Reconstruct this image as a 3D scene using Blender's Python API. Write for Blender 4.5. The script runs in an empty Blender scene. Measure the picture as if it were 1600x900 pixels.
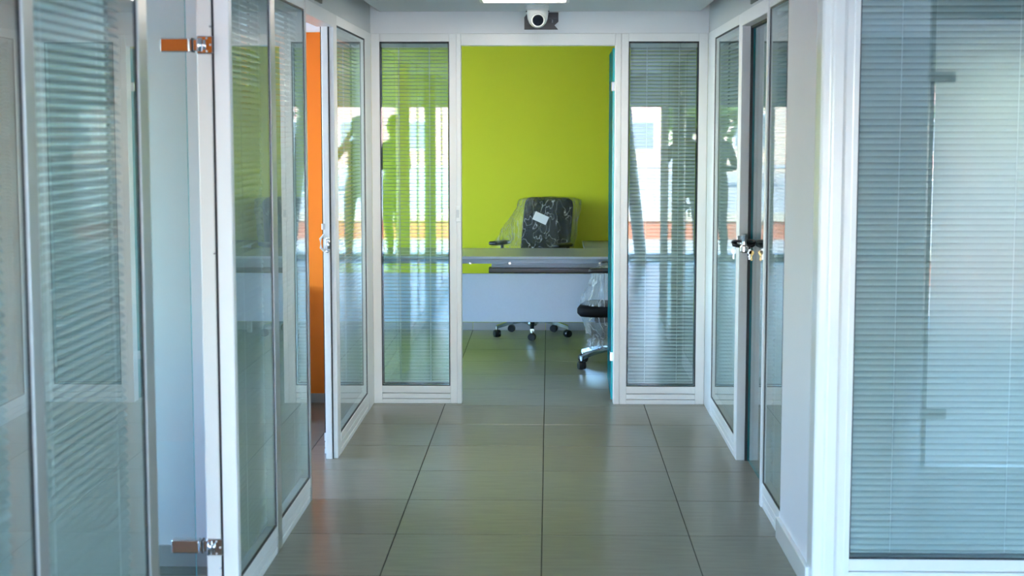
import bpy, bmesh, math, random
from mathutils import Vector, Matrix, noise
R = math.radians
random.seed(7)
S = bpy.context.scene
C = S.collection

# ------------------------------------------------------------------ camera, sky, sun, exposure
cam_d = bpy.data.cameras.new('camera')
cam = bpy.data.objects.new('camera', cam_d); C.objects.link(cam)
FPX = 2440.0
PITCH = math.atan(248 / FPX); YAW = math.atan(58 * math.cos(PITCH) / FPX)
cam_d.sensor_width = 36; cam_d.lens = 36 * FPX / 1600
cam.location = (0, 0, 1.65); cam.rotation_euler = (R(90) - PITCH, 0, YAW)
cam_d.clip_start = 0.05; cam_d.clip_end = 500
cam_d.dof.use_dof = True; cam_d.dof.focus_distance = 9.6; cam_d.dof.aperture_fstop = 4.5
S.camera = cam
W = bpy.data.worlds.new('sky'); S.world = W; W.use_nodes = True
wn = W.node_tree.nodes; wl = W.node_tree.links
sky = wn.new('ShaderNodeTexSky'); sky.sky_type = 'NISHITA'; sky.sun_disc = False
sky.sun_elevation = R(48); sky.sun_rotation = R(35); sky.air_density = 1.3; sky.dust_density = 0.4; sky.ozone_density = 2.0
tn = wn.new('ShaderNodeMix'); tn.data_type = 'RGBA'; tn.blend_type = 'MULTIPLY'; tn.inputs[0].default_value = 1; tn.inputs[7].default_value = (0.80, 0.94, 1.15, 1)
wl.new(sky.outputs[0], tn.inputs[6]); wl.new(tn.outputs[2], wn['Background'].inputs[0]); wn['Background'].inputs[1].default_value = 0.62
sd = bpy.data.lights.new('sun', 'SUN'); sd.energy = 8.0; sd.angle = R(0.6); sd.color = (1, 0.92, 0.80)
sun = bpy.data.objects.new('sun', sd); C.objects.link(sun)
sun.rotation_euler = (R(-42), 0, R(-28))      # stands high behind the building, over its far right corner
vs = S.view_settings
vs.view_transform = 'Standard'; vs.look = 'None'; vs.gamma = 1; vs.use_curve_mapping = False
vs.exposure = 3.05
cy = S.cycles
cy.transparent_max_bounces = 32; cy.max_bounces = 14; cy.diffuse_bounces = 6; cy.glossy_bounces = 7
cy.caustics_reflective = False; cy.caustics_refractive = False; cy.sample_clamp_indirect = 6
def portal(loc, rot, sx, sy):
    d = bpy.data.lights.new('window_portal', 'AREA'); d.shape = 'RECTANGLE'; d.size = sx; d.size_y = sy
    d.cycles.is_portal = True
    o = bpy.data.objects.new('window_portal', d); C.objects.link(o); o.location = loc; o.rotation_euler = rot
portal((-.13, -1.24, 1.0), (R(90), 0, 0), 4.9, 1.95)
portal((3.85, -1.24, 1.13), (R(90), 0, 0), 1.95, 2.2)
portal((-4.68, 3.9, 1.5), (0, R(-90), 0), 1.3, 2.0)
portal((-4.68, 7.65, 1.5), (0, R(-90), 0), 1.45, 2.95)
portal((-4.68, 11.15, 1.45), (0, R(-90), 0), 1.65, 2.95)

# ------------------------------------------------------------------ materials
MATS = {}
def newmat(name):
    m = bpy.data.materials.new(name); m.use_nodes = True
    return m, m.node_tree.nodes, m.node_tree.links
def pbr(name, col, rough=0.5, metal=0.0, spec=0.5, noise_s=0, noise_a=0.0, bump=0.0, bump_s=200, rnd=0.0):
    if name in MATS: return MATS[name]
    m, n, l = newmat(name); b = n['Principled BSDF']
    b.inputs['Base Color'].default_value = (*col, 1); b.inputs['Roughness'].default_value = rough
    b.inputs['Metallic'].default_value = metal; b.inputs['Specular IOR Level'].default_value = spec
    tc = n.new('ShaderNodeTexCoord')
    if noise_a or rnd:
        hs = n.new('ShaderNodeHueSaturation'); hs.inputs['Color'].default_value = (*col, 1)
        nz = n.new('ShaderNodeTexNoise'); nz.inputs['Scale'].default_value = noise_s or 3; nz.inputs['Detail'].default_value = 5
        l.new(tc.outputs['Object'], nz.inputs['Vector'])
        mr = n.new('ShaderNodeMapRange'); mr.inputs['To Min'].default_value = 1 - noise_a; mr.inputs['To Max'].default_value = 1 + noise_a
        l.new(nz.outputs['Fac'], mr.inputs['Value'])
        out = mr.outputs['Result']
        if rnd:
            oi = n.new('ShaderNodeObjectInfo'); m2 = n.new('ShaderNodeMapRange')
            m2.inputs['To Min'].default_value = 1 - rnd; m2.inputs['To Max'].default_value = 1 + rnd
            l.new(oi.outputs['Random'], m2.inputs['Value'])
            mu = n.new('ShaderNodeMath'); mu.operation = 'MULTIPLY'
            l.new(out, mu.inputs[0]); l.new(m2.outputs['Result'], mu.inputs[1]); out = mu.outputs[0]
        l.new(out, hs.inputs['Value']); l.new(hs.outputs['Color'], b.inputs['Base Color'])
    if bump:
        nb = n.new('ShaderNodeTexNoise'); nb.inputs['Scale'].default_value = bump_s; nb.inputs['Detail'].default_value = 3
        l.new(tc.outputs['Object'], nb.inputs['Vector'])
        bp = n.new('ShaderNodeBump'); bp.inputs['Strength'].default_value = bump; bp.inputs['Distance'].default_value = 0.002
        l.new(nb.outputs['Fac'], bp.inputs['Height']); l.new(bp.outputs['Normal'], b.inputs['Normal'])
    MATS[name] = m
    return m
def glass(name, tint, boost=1.0, rough=0.0, sheet=True, diffuse=0.0, add=0.0, dcol=(0.85, 0.9, 0.9)):
    """clear sheet: reflectance of both faces after Schlick, the rest passes tinted"""
    m, n, l = newmat(name); n.remove(n['Principled BSDF'])
    g = n.new('ShaderNodeNewGeometry')
    d = n.new('ShaderNodeVectorMath'); d.operation = 'DOT_PRODUCT'
    l.new(g.outputs['Normal'], d.inputs[0]); l.new(g.outputs['Incoming'], d.inputs[1])
    def mth(op, a, b=None):
        k = n.new('ShaderNodeMath'); k.operation = op
        for i, v in enumerate((a, b)):
            if v is None: continue
            if isinstance(v, (int, float)): k.inputs[i].default_value = v
            else: l.new(v, k.inputs[i])
        return k.outputs[0]
    c = mth('ABSOLUTE', d.outputs['Value']); q = mth('POWER', mth('SUBTRACT', 1.0, c), 5.0)
    F = mth('ADD', mth('MULTIPLY', q, 0.957), 0.043)
    Rf = mth('DIVIDE', mth('MULTIPLY', F, 2.0), mth('ADD', F, 1.0)) if sheet else F
    Rf = mth('MINIMUM', mth('ADD', mth('MULTIPLY', Rf, boost), add), 1.0)
    tr = n.new('ShaderNodeBsdfTransparent'); tr.inputs[0].default_value = (*tint, 1)
    gl = n.new('ShaderNodeBsdfGlossy'); gl.inputs['Roughness'].default_value = rough; gl.inputs['Color'].default_value = (0.95, 0.98, 0.98, 1)
    base = tr.outputs[0]
    if diffuse:
        ts = n.new('ShaderNodeBsdfTranslucent'); ts.inputs[0].default_value = (*dcol, 1)
        df = n.new('ShaderNodeBsdfDiffuse'); df.inputs[0].default_value = (*dcol, 1)
        a1 = n.new('ShaderNodeMixShader'); a1.inputs[0].default_value = 0.12
        l.new(ts.outputs[0], a1.inputs[1]); l.new(df.outputs[0], a1.inputs[2])
        a2 = n.new('ShaderNodeMixShader'); a2.inputs[0].default_value = diffuse
        l.new(base, a2.inputs[1]); l.new(a1.outputs[0], a2.inputs[2]); base = a2.outputs[0]
    mx = n.new('ShaderNodeMixShader'); l.new(Rf, mx.inputs[0]); l.new(base, mx.inputs[1]); l.new(gl.outputs[0], mx.inputs[2])
    l.new(mx.outputs[0], n['Material Output'].inputs['Surface'])
    MATS[name] = m
    return m
def clear(name, tint):
    m, n, l = newmat(name); n.remove(n['Principled BSDF'])
    tr = n.new('ShaderNodeBsdfTransparent'); tr.inputs[0].default_value = (*tint, 1)
    l.new(tr.outputs[0], n['Material Output'].inputs['Surface']); MATS[name] = m
    return m
WHITE = pbr('white_powder_coat', (0.86, 0.86, 0.85), 0.32, noise_s=6, noise_a=0.02)
GLOSSW = pbr('glossy_white_profile', (0.82, 0.82, 0.80), 0.16, noise_s=4, noise_a=0.015)
ALU = pbr('satin_aluminium', (0.62, 0.62, 0.61), 0.3, 0.75)
BLACKR = pbr('black_gasket', (0.015, 0.017, 0.02), 0.5)
WALLW = pbr('white_wall_paint', (0.86, 0.86, 0.87), 0.6, bump=0.15, bump_s=160, noise_s=2, noise_a=0.015)
BULK = pbr('bulkhead_shade_grey', (0.55, 0.57, 0.57), 0.28, noise_s=3, noise_a=0.06)  # grey here is the shade on the bulkheads, put into their colour
CEIL = pbr('ceiling_paint', (0.66, 0.70, 0.74), 0.6, noise_s=1.5, noise_a=0.02)
GREEN = pbr('lime_green_paint', (0.60, 0.61, 0.012), 0.55, bump=0.12, bump_s=180, noise_s=2, noise_a=0.02)
ORANGE = pbr('orange_paint', (0.92, 0.20, 0.0), 0.5, bump=0.1, bump_s=180, noise_s=2, noise_a=0.02)
SLAT = pbr('blind_slat', (0.44, 0.46, 0.455), 0.3, 0.0)
CORD = pbr('blind_cord', (0.75, 0.77, 0.77), 0.7)
PANE = glass('window_glass', (0.80, 0.92, 0.91), boost=0.95, sheet=False, add=0.06)
DOORT = glass('teal_door_glass', (0.20, 0.80, 0.88), boost=0.2, sheet=False, diffuse=.55, dcol=(0.0, 0.50, 0.58))
PANEB = clear('window_glass_inner_face', (1, 1, 1))
DOORG = glass('door_glass', (0.86, 0.945, 0.945), sheet=False)
EDGE = pbr('glass_edge', (0.0, 0.42, 0.46), 0.15, spec=0.6)
def frosted():
    m, n, l = newmat('frosted_glass'); n.remove(n['Principled BSDF'])
    rf = n.new('ShaderNodeBsdfRefraction'); rf.inputs['Roughness'].default_value = 0.55; rf.inputs['IOR'].default_value = 1.12; rf.inputs['Color'].default_value = (.95, .97, .97, 1)
    ts = n.new('ShaderNodeBsdfTranslucent'); ts.inputs[0].default_value = (.9, .92, .92, 1)
    x = n.new('ShaderNodeMixShader'); x.inputs[0].default_value = .5; l.new(rf.outputs[0], x.inputs[1]); l.new(ts.outputs[0], x.inputs[2])
    l.new(x.outputs[0], n['Material Output'].inputs['Surface'])
    return m
FROST = frosted()
CHROME = pbr('chrome', (0.72, 0.72, 0.72), 0.09, 1.0)
DARKM = pbr('dark_metal', (0.03, 0.034, 0.04), 0.3, 0.6)
BLACKP = pbr('black_plastic', (0.012, 0.013, 0.016), 0.4)
BRASS = pbr('brass', (0.55, 0.40, 0.16), 0.25, 1.0)
GROUT = pbr('grout', (0.035, 0.035, 0.03), 0.9)
SKIRT = pbr('tile_skirting', (0.40, 0.39, 0.36), 0.45, noise_s=8, noise_a=0.08)

def tile_mat():
    m, n, l = newmat('floor_tile'); b = n['Principled BSDF']
    geo = n.new('ShaderNodeNewGeometry'); mp = n.new('ShaderNodeMapping')
    mp.inputs['Scale'].default_value = (1.2, 7, 1)
    l.new(geo.outputs['Position'], mp.inputs['Vector'])
    nz = n.new('ShaderNodeTexNoise'); nz.inputs['Scale'].default_value = 5; nz.inputs['Detail'].default_value = 2; nz.inputs['Roughness'].default_value = 0.5
    l.new(mp.outputs['Vector'], nz.inputs['Vector'])
    n2 = n.new('ShaderNodeTexNoise'); n2.inputs['Scale'].default_value = 2.2; n2.inputs['Detail'].default_value = 4
    l.new(geo.outputs['Position'], n2.inputs['Vector'])
    cr = n.new('ShaderNodeValToRGB'); cr.color_ramp.elements[0].position = 0.3; cr.color_ramp.elements[1].position = 0.75
    cr.color_ramp.elements[0].color = (0.182, 0.176, 0.136, 1); cr.color_ramp.elements[1].color = (0.245, 0.234, 0.178, 1)
    l.new(nz.outputs['Fac'], cr.inputs['Fac'])
    hs = n.new('ShaderNodeHueSaturation'); l.new(cr.outputs['Color'], hs.inputs['Color'])
    oi = n.new('ShaderNodeObjectInfo'); mr = n.new('ShaderNodeMapRange'); mr.inputs['To Min'].default_value = 0.9; mr.inputs['To Max'].default_value = 1.06
    l.new(oi.outputs['Random'], mr.inputs['Value']); l.new(mr.outputs['Result'], hs.inputs['Value'])
    l.new(hs.outputs['Color'], b.inputs['Base Color'])
    b.inputs['Roughness'].default_value = 0.28
    b.inputs['Specular IOR Level'].default_value = 0.5
    return m
TILE = tile_mat()
def film_mat(name, lo, hi):
    m, n, l = newmat(name); n.remove(n['Principled BSDF'])
    lw = n.new('ShaderNodeLayerWeight'); lw.inputs['Blend'].default_value = 0.35
    tc = n.new('ShaderNodeTexCoord'); mp = n.new('ShaderNodeMapping'); mp.inputs['Scale'].default_value = (15, 15, 0.8); mp.inputs['Rotation'].default_value = (0, 0.55, 0)
    nz = n.new('ShaderNodeTexNoise'); nz.inputs['Scale'].default_value = 2.4; nz.inputs['Detail'].default_value = 6; nz.inputs['Distortion'].default_value = 1.2
    l.new(tc.outputs['Object'], mp.inputs['Vector']); l.new(mp.outputs['Vector'], nz.inputs['Vector'])
    bp = n.new('ShaderNodeBump'); bp.inputs['Strength'].default_value = 1.0; bp.inputs['Distance'].default_value = 0.03
    l.new(nz.outputs['Fac'], bp.inputs['Height'])
    gl = n.new('ShaderNodeBsdfGlossy'); gl.inputs['Roughness'].default_value = 0.12; l.new(bp.outputs['Normal'], gl.inputs['Normal'])
    df = n.new('ShaderNodeBsdfDiffuse'); df.inputs[0].default_value = (0.85, 0.87, 0.9, 1); l.new(bp.outputs['Normal'], df.inputs['Normal'])
    tr = n.new('ShaderNodeBsdfTransparent'); tr.inputs[0].default_value = (0.97, 0.98, 0.98, 1)
    l.new(bp.outputs['Normal'], lw.inputs['Normal'])
    n3 = n.new('ShaderNodeTexNoise'); n3.inputs['Scale'].default_value = 1.1; n3.inputs['Detail'].default_value = 1; n3.inputs['Distortion'].default_value = 0.25; l.new(mp.outputs['Vector'], n3.inputs['Vector'])
    ab = n.new('ShaderNodeMath'); ab.operation = 'SUBTRACT'; ab.inputs[1].default_value = .5; l.new(n3.outputs['Fac'], ab.inputs[0])
    ac = n.new('ShaderNodeMath'); ac.operation = 'ABSOLUTE'; l.new(ab.outputs[0], ac.inputs[0])
    cz = n.new('ShaderNodeMapRange'); cz.inputs['From Min'].default_value = 0; cz.inputs['From Max'].default_value = .020; cz.inputs['To Min'].default_value = hi; cz.inputs['To Max'].default_value = lo; l.new(ac.outputs[0], cz.inputs['Value'])  # thin whiter streaks painted into the film as highlights along its creases
    a = n.new('ShaderNodeMixShader'); l.new(cz.outputs['Result'], a.inputs[0]); l.new(tr.outputs[0], a.inputs[1]); l.new(df.outputs[0], a.inputs[2])
    mu = n.new('ShaderNodeMath'); mu.operation = 'MULTIPLY'; mu.inputs[1].default_value = 0.35; l.new(lw.outputs['Fresnel'], mu.inputs[0])
    ad = n.new('ShaderNodeMath'); ad.operation = 'ADD'; ad.inputs[1].default_value = 0.015; l.new(mu.outputs[0], ad.inputs[0])
    x = n.new('ShaderNodeMixShader'); l.new(ad.outputs[0], x.inputs[0]); l.new(a.outputs[0], x.inputs[1]); l.new(gl.outputs[0], x.inputs[2])
    l.new(x.outputs[0], n['Material Output'].inputs['Surface'])
    return m
FILM = film_mat('plastic_film', .022, .34)
FILM2 = film_mat('bunched_plastic_film', .15, .7)

# ------------------------------------------------------------------ mesh helpers
class MB:
    def __init__(self): self.bm = bmesh.new()
    def box(self, x0, x1, y0, y1, z0, z1, bev=0.0, rot=None, mi=0):
        r = bmesh.ops.create_cube(self.bm, size=1)
        v = r['verts']
        for p in v:
            p.co = Vector(((x0 + x1) / 2 + p.co.x * (x1 - x0), (y0 + y1) / 2 + p.co.y * (y1 - y0), (z0 + z1) / 2 + p.co.z * (z1 - z0)))
        if bev:
            e = list({ed for p in v for ed in p.link_edges})
            bmesh.ops.bevel(self.bm, geom=e, offset=bev, segments=1, affect='EDGES')
        return self
    def cyl(self, a, b, r0, r1=None, seg=16, cap=True):
        a, b = Vector(a), Vector(b); r1 = r0 if r1 is None else r1
        r = bmesh.ops.create_cone(self.bm, cap_ends=cap, segments=seg, radius1=r0, radius2=r1, depth=(b - a).length)
        q = (b - a).to_track_quat('Z', 'Y').to_matrix().to_4x4(); q.translation = (a + b) / 2
        for p in r['verts']: p.co = q @ p.co
        return self
    def sphere(self, c, r, seg=16, scale=(1, 1, 1)):
        q = bmesh.ops.create_uvsphere(self.bm, u_segments=seg, v_segments=max(6, seg // 2), radius=r)
        for p in q['verts']: p.co = Vector((c[0] + p.co.x * scale[0], c[1] + p.co.y * scale[1], c[2] + p.co.z * scale[2]))
        return self
    def lathe(self, prof, c=(0, 0, 0), seg=24):
        rings = []
        for r, z in prof:
            rings.append([self.bm.verts.new((c[0] + r * math.cos(2 * math.pi * k / seg), c[1] + r * math.sin(2 * math.pi * k / seg), c[2] + z)) for k in range(seg)])
        for a, b in zip(rings, rings[1:]):
            for k in range(seg): self.bm.faces.new((a[k], a[(k + 1) % seg], b[(k + 1) % seg], b[k]))
        self.bm.faces.new(rings[0][::-1]); self.bm.faces.new(rings[-1])
        return self
    def tube(self, pts, r, seg=8, closed=False):
        pts = [Vector(p) for p in pts]; n = len(pts); rings = []
        for i, p in enumerate(pts):
            t = (pts[(i + 1) % n] - pts[i - 1]) if closed else (pts[min(i + 1, n - 1)] - pts[max(i - 1, 0)])
            q = t.to_track_quat('Z', 'Y'); rr = r[i] if isinstance(r, (list, tuple)) else r
            rings.append([self.bm.verts.new(p + q @ Vector((rr * math.cos(2 * math.pi * k / seg), rr * math.sin(2 * math.pi * k / seg), 0))) for k in range(seg)])
        m = n if closed else n - 1
        for i in range(m):
            a, b = rings[i], rings[(i + 1) % n]
            for k in range(seg): self.bm.faces.new((a[k], a[(k + 1) % seg], b[(k + 1) % seg], b[k]))
        if not closed: self.bm.faces.new(rings[0][::-1]); self.bm.faces.new(rings[-1])
        return self
    def prism(self, poly, a0, a1, plane='xz'):
        def P(u, v, w): return (u, w, v) if plane == 'xz' else ((u, v, w) if plane == 'xy' else (w, u, v))
        A = [self.bm.verts.new(P(u, v, a0)) for u, v in poly]; B = [self.bm.verts.new(P(u, v, a1)) for u, v in poly]
        n = len(poly)
        self.bm.faces.new(A); self.bm.faces.new(B[::-1])
        for i in range(n): self.bm.faces.new((A[i], B[i], B[(i + 1) % n], A[(i + 1) % n]))
        return self
    def mesh(self, name):
        bmesh.ops.recalc_face_normals(self.bm, faces=self.bm.faces)
        me = bpy.data.meshes.new(name); self.bm.to_mesh(me); self.bm.free(); return me
    def build(self, name, mat, parent=None, smooth=False, loc=None):
        me = self.mesh(name)
        for m in (mat if isinstance(mat, (list, tuple)) else [mat]): me.materials.append(m)
        if smooth:
            for p in me.polygons: p.use_smooth = True
        o = bpy.data.objects.new(name, me); C.objects.link(o)
        if parent: o.parent = parent
        if loc: o.location = loc
        return o
def tag(o, label=None, cat=None, group=None, kind=None):
    if label: o['label'] = label
    if cat: o['category'] = cat
    if group: o['group'] = group
    if kind: o['kind'] = kind
    return o
def empty(name, loc=(0, 0, 0), rz=0.0):
    o = bpy.data.objects.new(name, None); C.objects.link(o); o.location = loc; o.rotation_euler = (0, 0, rz); o.empty_display_size = 0.1
    return o
def link(name, me, parent, loc=(0, 0, 0), rot=(0, 0, 0), scale=None):
    o = bpy.data.objects.new(name, me); C.objects.link(o); o.parent = parent; o.location = loc; o.rotation_euler = rot
    if scale: o.scale = scale
    return o
def copy_tree(o, parent=None):
    c = o.copy(); C.objects.link(c); c.parent = parent
    for ch in o.children: copy_tree(ch, c)
    return c
def sbox(name, mat, dims, label, cat='wall', kind='structure', bev=0):
    o = MB().box(*dims, bev=bev).build(name, mat); tag(o, label, cat, kind=kind); return o

# ------------------------------------------------------------------ the building shell
XL, XR = -4.6, 4.8
LX, RX = -1.055, 0.935            # corridor faces of the left and right glass partitions
YB = 9.31                          # face of the partition at the corridor's end
YG = 12.80                         # lime green wall
ZC = 2.34                          # ceilings
fl = MB().box(XL - .2, XR + .2, -1.3, YG + .2, -0.15, -0.004).build('floor', GROUT)
tag(fl, 'grey olive tiled floor running through the corridor and rooms', 'floor', kind='structure')
tm = MB().box(-.2978, .2978, -.2978, .2978, -0.004, 0.0, bev=0.0012).mesh('tile'); tm.materials.append(TILE)
rest = MB()
for i in range(-8, 9):
    for j in range(-13, 12):
        cx = -0.025 + .6 * i + .3; cyy = 6.25 + .6 * j + .3
        if cx < XL - .3 or cx > XR + .3 or cyy < -1.5 or cyy > YG + .25: continue
        if -2.2 < cx < 2.1 and 3.0 < cyy: link('tile', tm, fl, (cx, cyy, 0))
        else: rest.box(cx - .2985, cx + .2985, cyy - .2985, cyy + .2985, -.004, 0)
r_ = rest.build('tile_field', TILE, fl); r_['kind'] = 'stuff'

sbox('roof', WALLW, (XL - .25, XR + .25, -2.0, YG + .3, 2.62, 2.8), 'flat white roof slab above the corridor and rooms', 'roof')
ce = MB().box(-1.0, .885, 5.4, YB - .001, ZC, ZC + .04).build('ceiling', CEIL)
tag(ce, 'blue grey painted ceiling over the corridor', 'ceiling', kind='structure')
MB().box(XL, XR, -1.2, 5.4, ZC, ZC + .04).build('hall_panel', CEIL, ce)
MB().box(XL, -1.145, 5.4, YG, ZC, ZC + .04).build('left_rooms_panel', CEIL, ce)
MB().box(1.03, XR, 5.4, YG, ZC, ZC + .04).build('right_rooms_panel', CEIL, ce)
MB().box(-1.145, 1.03, YB + .1, YG, ZC, ZC + .04).build('end_room_panel', CEIL, ce)
# outer walls; the left one has a window to each room
sbox('wall_right', WALLW, (XR, XR + .2, -1.3, YG + .2, 0, 2.62), 'white painted outer wall on the right side of the hall')
wl_ = MB()
wins = [(2.9, 4.9, .9, 2.1), (6.2, 9.1, .8, 2.2), (9.7, 12.6, .65, 2.25)]
y0 = -1.3
for a, b, za, zb in wins:
    wl_.box(XL - .2, XL, y0, a, 0, 2.62); wl_.box(XL - .2, XL, a, b, 0, za); wl_.box(XL - .2, XL, a, b, zb, 2.62); y0 = b
wl_.box(XL - .2, XL, y0, YG + .2, 0, 2.62)
tag(wl_.build('wall_left', WALLW), 'white outer wall with daylight windows behind the left rooms', 'wall', kind='structure')
for k, (a, b, za, zb) in enumerate(wins):
    e = empty('window_%d' % (k + 1), (XL - .1, a, za)); tag(e, ['white framed outer window of the near left room', 'white framed outer window of the orange room', 'white framed outer window of the lime green room'][k], 'window', kind='structure')
    f = MB(); L_, H_ = b - a, zb - za
    f.box(-.03, .03, 0, L_, 0, .05).box(-.03, .03, 0, L_, H_ - .05, H_).box(-.03, .03, 0, .05, .05, H_ - .05).box(-.03, .03, L_ - .05, L_, .05, H_ - .05).box(-.03, .03, L_ / 2 - .03, L_ / 2 + .03, .05, H_ - .05)
    f.build('frame', WHITE, e)
    for s in (0, 1):
        MB().box(-.003, .003, .05 + s * (L_ / 2 - .02), L_ / 2 - .03 + s * (L_ / 2 - .02), .05, H_ - .05).build('pane', [clear('outer_pane%d%d' % (k, s), (.93, .96, .96))], e)
gw = sbox('wall_back', GREEN, (XL, XR, YG, YG + .2, 0, 2.62), 'bright lime green painted wall at the back of the end room')
# tile skirting along the green wall
sk = empty('baseboard_back', (0, YG, 0)); tag(sk, 'pale tile skirting along the foot of the lime green wall', 'baseboard', kind='structure')
for i in range(-4, 4):
    x = -0.025 + .6 * i; MB().box(x + .0015, x + .5985, -.01, 0, 0, .065, bev=.001).build('skirting_tile', SKIRT, sk)
# partitions between rooms (solid)
sbox('wall_orange_room', WALLW, (XL, -1.145, 9.345, 9.44, 0, ZC), 'white wall dividing the orange room from the lime green room')
ow = MB().box(XL, -1.15, 9.335, 9.345, 0, 2.222).build('wall_orange', ORANGE); tag(ow, 'vivid orange painted wall seen through the open left doorway', 'wall', kind='structure')
sbox('baseboard_orange', SKIRT, (XL, -1.15, 9.325, 9.335, 0, .056), 'tile skirting along the foot of the orange wall', 'baseboard')
sbox('wall_left_divider', WALLW, (XL, -1.15, 5.77, 5.87, 0, ZC), 'white dividing wall behind the open glass door on the left')
sbox('baseboard_left_divider', SKIRT, (XL, -1.15, 5.757, 5.77, 0, .08), 'grey skirting at the foot of the left dividing wall', 'baseboard')
sbox('wall_near_left', WALLW, (XL, -1.145, 2.1, 2.2, 0, ZC), 'white front wall of the near left room facing the hall')
sbox('wall_near_left_orange', ORANGE, (XL, -1.145, 2.2, 2.21, 0, ZC), 'orange wall of the near left room, mirrored in the upper chrome hinge')
sbox('wall_right_rooms', WALLW, (1.03, XR, 9.33, 9.43, 0, ZC), 'white wall closing the right room towards the end room')
sbox('wall_hall_right', WALLW, (2.80, XR, 3.20, 3.30, 0, ZC), 'white wall of the hall beside the frosted door')
# white wall stub on the right of the corridor, with its baseboard
sbox('wall_right_stub', WALLW, (RX + .004, 1.03, 5.46, 6.23, 0, 2.62), 'plain white wall strip between the sidelight and the white column')
sbox('baseboard_right', GLOSSW, (RX - .012, RX + .004, 5.50, 6.235, 0, .085), 'white baseboard at the foot of the right wall strip', 'baseboard', bev=.002)
# header above the end partition, bulkheads above the side partitions
sbox('wall_header', WALLW, (LX - .03, RX + .03, YB + .012, YB + .09, 2.213, 2.62), 'white header strip above the end partition carrying the dark sign')
for nm, x0, x1, y0_, y1_, lb in (('wall_bulkhead_left', LX - .085, LX - .004, 2.1, YB + .012, 'bulkhead above the left glass partitions, its shade put into the grey colour'),
                          ('wall_bulkhead_right', RX + .004, RX + .085, 6.23, YB + .012, 'bulkhead above the right glass partitions, its shade put into the grey colour'),):
    sbox(nm, BULK, (x0, x1, y0_, y1_, 2.213, 2.62), lb)
sbox('wall_header_right', WALLW, (1.03, XR, 5.46, 5.54, 2.213, 2.62), 'white header above the large right blind window')
for x, s in ((LX, 1), (RX, -1)):
    o = MB().box(-.004 if s < 0 else -.002, .006 if s > 0 else .004, -.11, .11, -.035, .035, bev=.001).build('cover_plate', DARKM, None, loc=(x, 7.18 if s > 0 else 7.25, 2.262))
    tag(o, 'small dark plate on the %s bulkhead at the top edge of the view' % ('left' if s > 0 else 'right'), 'plate')

# ------------------------------------------------------------------ glazed partition units
ZT = 2.213
def pane_box(u0, u1, v0, v1, z0, z1, name, parent, front=-1):
    """glass sheet: its outer face mirrors, its inner face and rim only pass light"""
    me = bpy.data.meshes.new(name)
    v = [(u0, v0, z0), (u1, v0, z0), (u1, v0, z1), (u0, v0, z1), (u0, v1, z0), (u1, v1, z0), (u1, v1, z1), (u0, v1, z1)]
    f = [(0, 1, 2, 3), (7, 6, 5, 4), (0, 4, 5, 1), (1, 5, 6, 2), (2, 6, 7, 3), (3, 7, 4, 0)]
    me.from_pydata(v, [], f); me.materials.append(PANE); me.materials.append(PANEB)
    keep = 0 if front < 0 else 1
    for i, p in enumerate(me.polygons): p.material_index = 0 if i == keep else 1
    o = bpy.data.objects.new(name, me); C.objects.link(o); o.parent = parent
    return o
def unit(name, loc, rz, L, label, panes, posts, ztop=2.165, zbot=.108, th=.09, wide_right=None, head_len=None):
    """panes: (u0,u1); posts: (u0,u1,material). local x along the wall, local y into the room"""
    e = empty(name, loc, rz); tag(e, label, 'glass partition', kind='structure')
    for a, b, m, *more in posts:
        MB().box(a, b, more[0] if more else 0, more[1] if len(more) > 1 else th, 0, ZT, bev=.0025).build('post', m, e)
    for a, b in panes:
        MB().box(a, b, .001, th - .001, ztop, ZT, bev=.002).build('head_rail', WHITE, e)
        MB().box(a, b, .001, th - .001, zbot - .043, zbot, bev=.002).build('bottom_rail', WHITE, e)
        MB().box(a, b, .003, th - .003, .030, zbot - .0465, bev=.002).build('base_strip', WHITE, e)
        MB().box(a, b, .002, th - .002, 0, .0270, bev=.002).build('base_strip', WHITE, e)
        g = MB(); t = .006
        for v in (.004, th - .012):
            g.box(a, a + t, v, v + .008, zbot, ztop).box(b - t, b, v, v + .008, zbot, ztop).box(a + t, b - t, v, v + .008, zbot, zbot + t).box(a + t, b - t, v, v + .008, ztop - t * 1.3, ztop)
        g.build('gasket', BLACKR, e)
        pane_box(a + t, b - t, .006, .011, zbot + t, ztop - t, 'pane', e, -1)
        pane_box(a + t, b - t, th - .011, th - .006, zbot + t, ztop - t, 'pane', e, 1)
    return e
_slat = {}
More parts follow.
